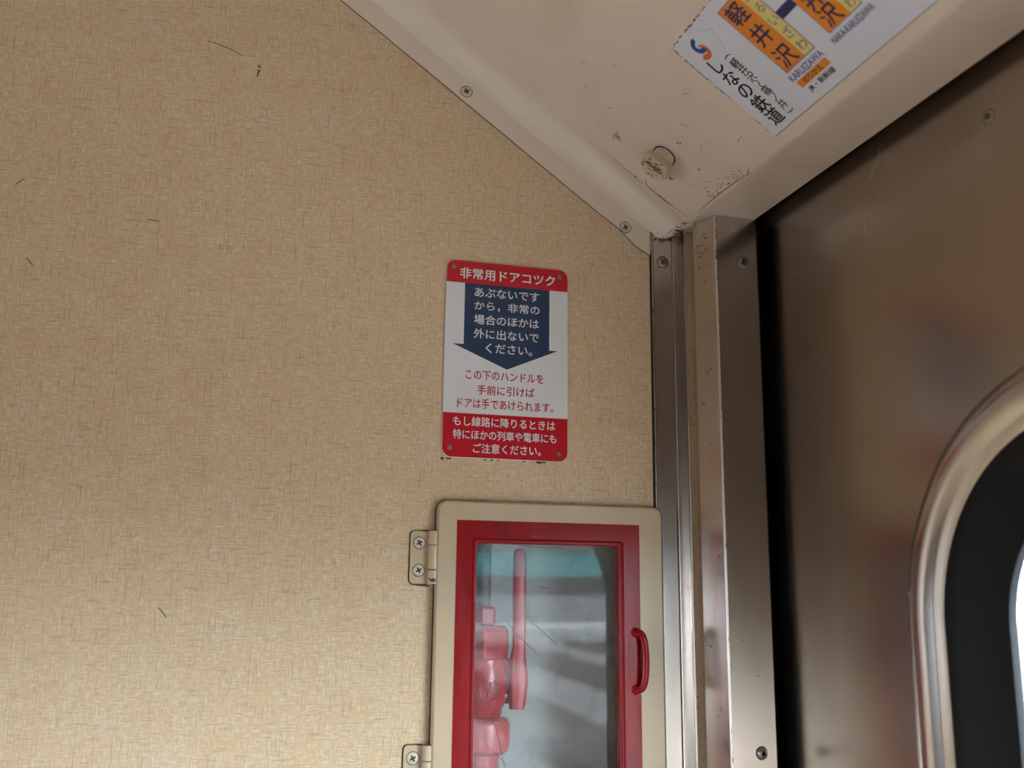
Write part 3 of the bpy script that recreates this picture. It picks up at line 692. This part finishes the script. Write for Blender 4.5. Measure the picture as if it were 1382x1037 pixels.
for q in (((0.291, -0.038), (0.303, -0.047), (0.319, -0.0615)), ((0.297, -0.0015), (0.305, -0.003), (0.311, -0.0025)), ((0.262, -0.035), (0.276, -0.052), (0.290, -0.0635), (0.300, -0.072)), ((0.246, -0.118), (0.256, -0.15), (0.266, -0.19)), ((0.236, -0.148), (0.250, -0.162), (0.266, -0.177)), ((0.276, 0.040), (0.30, 0.0395), (0.325, 0.0392))):
    po.strip([pane_pt(a, c, 0.0001) for a, c in q], .0006, (0, -1, 0), 1, .0001)
po.build('glass_pane', [M['pane'], M['grime_shade']], dco)
# finger pull: a raised red loop on the right border
b = MB()
hp = []
for i in range(25):
    t = pi * i / 24; zz = -0.0772 + 0.0290 * cos(t); s_ = sin(t) ** 0.45 if sin(t) > 0 else 0
    hp.append(on_wall(0.4035 + 0.0095 * s_, zz, 0.0125 + 0.0065 * s_))
b.tube(hp, 0.0042, 16)
lathe(b, on_wall(0.4045, -0.0482, 0.0120), (0, -1, 0), [(0.0055, 0), (0.005, 0.0016), (0.003, 0.0028)], 20); lathe(b, on_wall(0.4045, -0.1062, 0.0120), (0, -1, 0), [(0.0055, 0), (0.005, 0.0016), (0.003, 0.0028)], 20)
b.prism([(0.4035 + 0.0070 * cos(t), -0.0772 + 0.0275 * sin(t)) for t in [2 * pi * k / 32 for k in range(32)]], fw2(0.0120), fw2(0.0129))
b.build('door_pull', M['red_gloss'], dco, smooth=60)
# hinges
def hinge(zt):
    b = MB(); zb_ = zt - 0.0537
    lf = [(0.1624 + 0.0105 + a, (zt + zb_) / 2 + c) for a, c in rrect(0.0210, 0.0537, 0.0045, 6)]
    b.loops([[on_wall(p[0], p[1], 0.0) for p in lf], [on_wall(p[0], p[1], 0.0022) for p in lf], [on_wall(0.1729 + (p[0] - 0.1729) * .96, (zt + zb_) / 2 + (p[1] - (zt + zb_) / 2) * .985, 0.0028) for p in lf]], True, True, True)
    b.loops([[on_wall(0.1729 + (p[0] - 0.1729) * 1.09, (zt + zb_) / 2 + (p[1] - (zt + zb_) / 2) * 1.03, h) for p in lf] for h in (0.0001, 0.0005)], True, True, True, 1)  # dark outline: dirt and edge shadow put into the colour
    kx, kh = 0.1856, 0.0058
    for q0, q1 in ((0.0, 0.0143), (0.0149, 0.0390), (0.0396, 0.0537)):
        lathe(b, on_wall(kx, zt - q1, kh), (0, 0, 1), [(0.0050, 0.0), (0.0057, 0.0006), (0.0057, q1 - q0 - 0.0006), (0.0050, q1 - q0)], 28)
    lathe(b, on_wall(kx, zb_ + 0.0002, kh), (0, 0, 1), [(0.0048, 0.0), (0.0048, 0.0533)], 20, None, 1)
    b.strip([on_wall(0.164, zb_ - 0.0003, 0.0004), on_wall(0.174, zb_ - 0.0012, 0.0004), on_wall(0.1835, zb_ - 0.002, 0.0004)], .0022, (0, -1, 0), 1)
    b.strip([on_wall(0.1815, zb_ + 0.006, 0.0098), on_wall(0.185, zb_ + 0.004, 0.0118), on_wall(0.188, zb_ + 0.0026, 0.0110)], .0045, (0, -1, 0), 1)
    b.strip([on_wall(0.174, zt + 0.0002, 0.0028), on_wall(0.182, zt - 0.0002, 0.005), on_wall(0.189, zt + 0.0002, 0.0098)], .0018, (0, -1, 0), 1)
    b.strip([on_wall(0.1915, zt - 0.001, 0.0075), on_wall(0.1916, zt - 0.008, 0.0075), on_wall(0.1914, zt - 0.0143, 0.0075)], .0018, (0, -1, 0), 1)
    o = b.build('hinge', [M['box_cream'], M['grime_shade']], cbx, smooth=40)
    for dz in (0.0124, 0.0401):
        screw(o, on_wall(0.1716, zt - dz, 0.0028), (0, -1, 0), 0.0058, M['cream_screw'], 0.5, 0.2)
hinge(0.0533); hinge(-0.1563)

# ------------------------------------------------------------------ the valve behind the glass
VX, VY = 0.2535, 0.052
vt = thing('ball_valve', (VX, VY, ZC - 0.225), 'red door cock valve with an upright lever inside the glass cabinet', 'valve')
def vp(z): return Vector((VX, VY, ZC + z))
Z = (0, 0, 1)
def hexnut(z0, z1, r, ph=0.0):
    b = MB(); e = (z1 - z0) * 0.14
    lathe(b, vp(z0), Z, [(r * .88, 0), (r, e), (r, z1 - z0 - e), (r * .88, z1 - z0)], 6, phase=ph); return b
b = MB(); lathe(b, vp(-0.030), Z, [(0.0082, 0), (0.0082, 0.098)], 28)
b.build('pipe', M['pipe'], vt, smooth=40)
o = hexnut(-0.0435, -0.0235, 0.0150, 0.2).build('lock_nut', M['valve_red'], vt, bevel=0.0012)
o = hexnut(-0.0790, -0.0437, 0.0310, 0.35).build('union_nut', M['valve_red'], vt, bevel=0.002, bseg=3)
b = MB(); lathe(b, vp(-0.138), Z, [(0.019, 0), (0.0215, 0.003), (0.0222, 0.009), (0.0275, 0.018), (0.0298, 0.030), (0.0290, 0.043), (0.0262, 0.053), (0.0255, 0.0592)], 48)
lathe(b, vp(-0.1155), (1, 0, 0), [(0.0100, 0.018), (0.0100, 0.0295), (0.0082, 0.031)], 24)
b.build('valve_body', M['valve_red'], vt, smooth=40)
b = MB(); ec = Vector((VX + 0.0015, VY - 0.0300, ZC - 0.1082))
b.loops([[ec + Vector(((0.0098 + dr_ * cos(q)) * cos(t), dr_ * sin(q) * 1.0 + 0.0006, (0.0098 + dr_ * cos(q)) * sin(t))) for t in [2 * pi * k / 36 for k in range(36)]] for dr_ in (0.0011,) for q in [pi * j / 5 for j in range(6)][::-1]] )
for a_ in (1.2, 2.7, 4.1, 5.3):
    b.tube([ec + Vector((0.0015 * cos(a_), 0, 0.0015 * sin(a_))), ec + Vector((0.0075 * cos(a_ + .25), 0.0004, 0.0075 * sin(a_ + .25)))], 0.0009, 8)
b.build('maker_emblem', M['valve_red'], vt, smooth=50)
b = MB(); lathe(b, vp(-0.1745), Z, [(0.026, 0), (0.0300, 0.004), (0.0310, 0.010), (0.0310, 0.030), (0.0285, 0.0345), (0.020, 0.036)], 48)
b.build('lower_collar', M['valve_red'], vt, smooth=35)
b = MB(); lathe(b, vp(-0.228), Z, [(0.0200, 0), (0.0200, 0.0535)], 32)
b.build('lower_pipe', M['valve_red'], vt, smooth=40)
# lever: flat tapered bar with a rounded tip and a thick elbow
b = MB()
LV = [(-0.1285, 0.2789, 0.2938, .030, .012), (-0.122, 0.2788, 0.2955, .030, .013), (-0.105, 0.2785, 0.2975, .030, .014), (-0.094, 0.2780, 0.2977, .030, .014), (-0.084, 0.2778, 0.2962, .029, .013), (-0.0745, 0.2785, 0.2945, .027, .0115),
      (-0.066, 0.2803, 0.2940, .026, .010), (-0.03, 0.2800, 0.2937, .025, .009), (0.010, 0.2796, 0.2934, .024, .009), (0.030, 0.2793, 0.2933, .024, .009), (0.0355, 0.2802, 0.2924, .024, .0085), (0.0383, 0.2830, 0.2896, .024, .006)]
ls = []
for z, xa_, xb_, yc, d in LV:
    w = (xb_ - xa_) / 2; m_ = (xa_ + xb_) / 2
    ls.append([Vector((m_ + w * math.copysign(abs(cos(t)) ** 0.55, cos(t)), yc + d / 2 * math.copysign(abs(sin(t)) ** 0.55, sin(t)), ZC + z)) for t in [2 * pi * k / 28 for k in range(28)]])
b.loops(ls, True, True, True)
b.tube([(0.2795, 0.032, ZC - 0.090), (0.2755, 0.036, ZC - 0.080), (0.2730, 0.041, ZC - 0.076)], [.0055, .0048, .004], 12)
b.build('lever', M['valve_red'], vt, smooth=45)
b = MB(); lathe(b, (0.272, 0.038, ZC - 0.1155), (1, 0, 0), [(0.0060, 0), (0.0062, 0.006), (0.0050, 0.0085)], 20)
b.build('pivot_bolt', M['valve_red'], vt, smooth=40)

# ------------------------------------------------------------------ outside: tracks and buildings seen through the window and in the glass
GZ = -1.10
gm = MB().box((-90, -160, GZ - 0.3), (90, 60, GZ)).build('ground', M['ballast'])
tag(gm, 'grey ballast ground beside the train', 'ground', None, 'structure')
pl = MB().box((-7.5, -60, GZ), (-2.55, 40, -0.06)).build('station_platform', M['concrete'])
tag(pl, 'pale concrete platform outside the far side window', 'platform')
TD = Vector((sin(radians(9.6)), -cos(radians(9.6)), 0)); TN = Vector((TD.y * -1, TD.x, 0))
for i, off in enumerate((3.2, 4.27, 7.4, 8.47, 11.6, 12.67)):
    b = MB(); pf = [(-.07, 0), (.07, 0), (.03, .04), (.035, .13), (-.035, .13), (-.03, .04)]
    o0, o1 = Vector((off, 8, GZ + 0.10)), Vector((off, 8, GZ + 0.10)) + TD * 47
    b.prism(pf, lambda a, c: o0 + TN * a + Vector((0, 0, c)), lambda a, c: o1 + TN * a + Vector((0, 0, c)))
    o = b.build('rail', M['rail'])
    tag(o, 'rusty steel rail on the ballast, %s from the train' % ('nearest', 'second', 'third', 'fourth', 'fifth', 'farthest')[i], 'rail', 'rails beside the train')
sl = MB()
for off in (3.735, 7.935, 12.135):
    for k in range(65):
        c = Vector((off, 8, GZ)) + TD * (k * 0.72)
        sl.add([c + TN * sx_ * 1.0 + TD * sy_ * 0.12 + Vector((0, 0, z_)) for sx_ in (-1, 1) for sy_ in (-1, 1) for z_ in (0, 0.10)], [(0, 1, 3, 2), (4, 6, 7, 5), (0, 4, 5, 1), (2, 3, 7, 6), (0, 2, 6, 4), (1, 5, 7, 3)])
tag(sl.build('sleepers', M['sleeper']), 'dark oil-stained sleepers under the rails', 'sleepers', None, 'stuff')
b = MB().box((9, -46, GZ), (46, -40, GZ + 0.62)).build('loading_platform', M['concrete'])
tag(b, 'low pale loading platform across the tracks', 'platform')
sh_ = thing('depot_building', (26, -60, GZ), 'pale depot building with dark windows and a teal fascia', 'building')
MB().box((8, -66, GZ), (46, -58, 0.75)).build('wall', M['shed_wall'], sh_)
MB().box((8, -66, 0.75), (46, -58.1, 2.0)).build('glazing', M['dark_glass'], sh_)
MB().box((7.6, -66.2, 2.0), (46.2, -57.6, 3.6)).build('fascia', M['teal'], sh_)
MB().box((7.4, -66.4, 3.6), (46.4, -57.4, 5.4)).build('roof_cladding', M['shed_dark'], sh_)
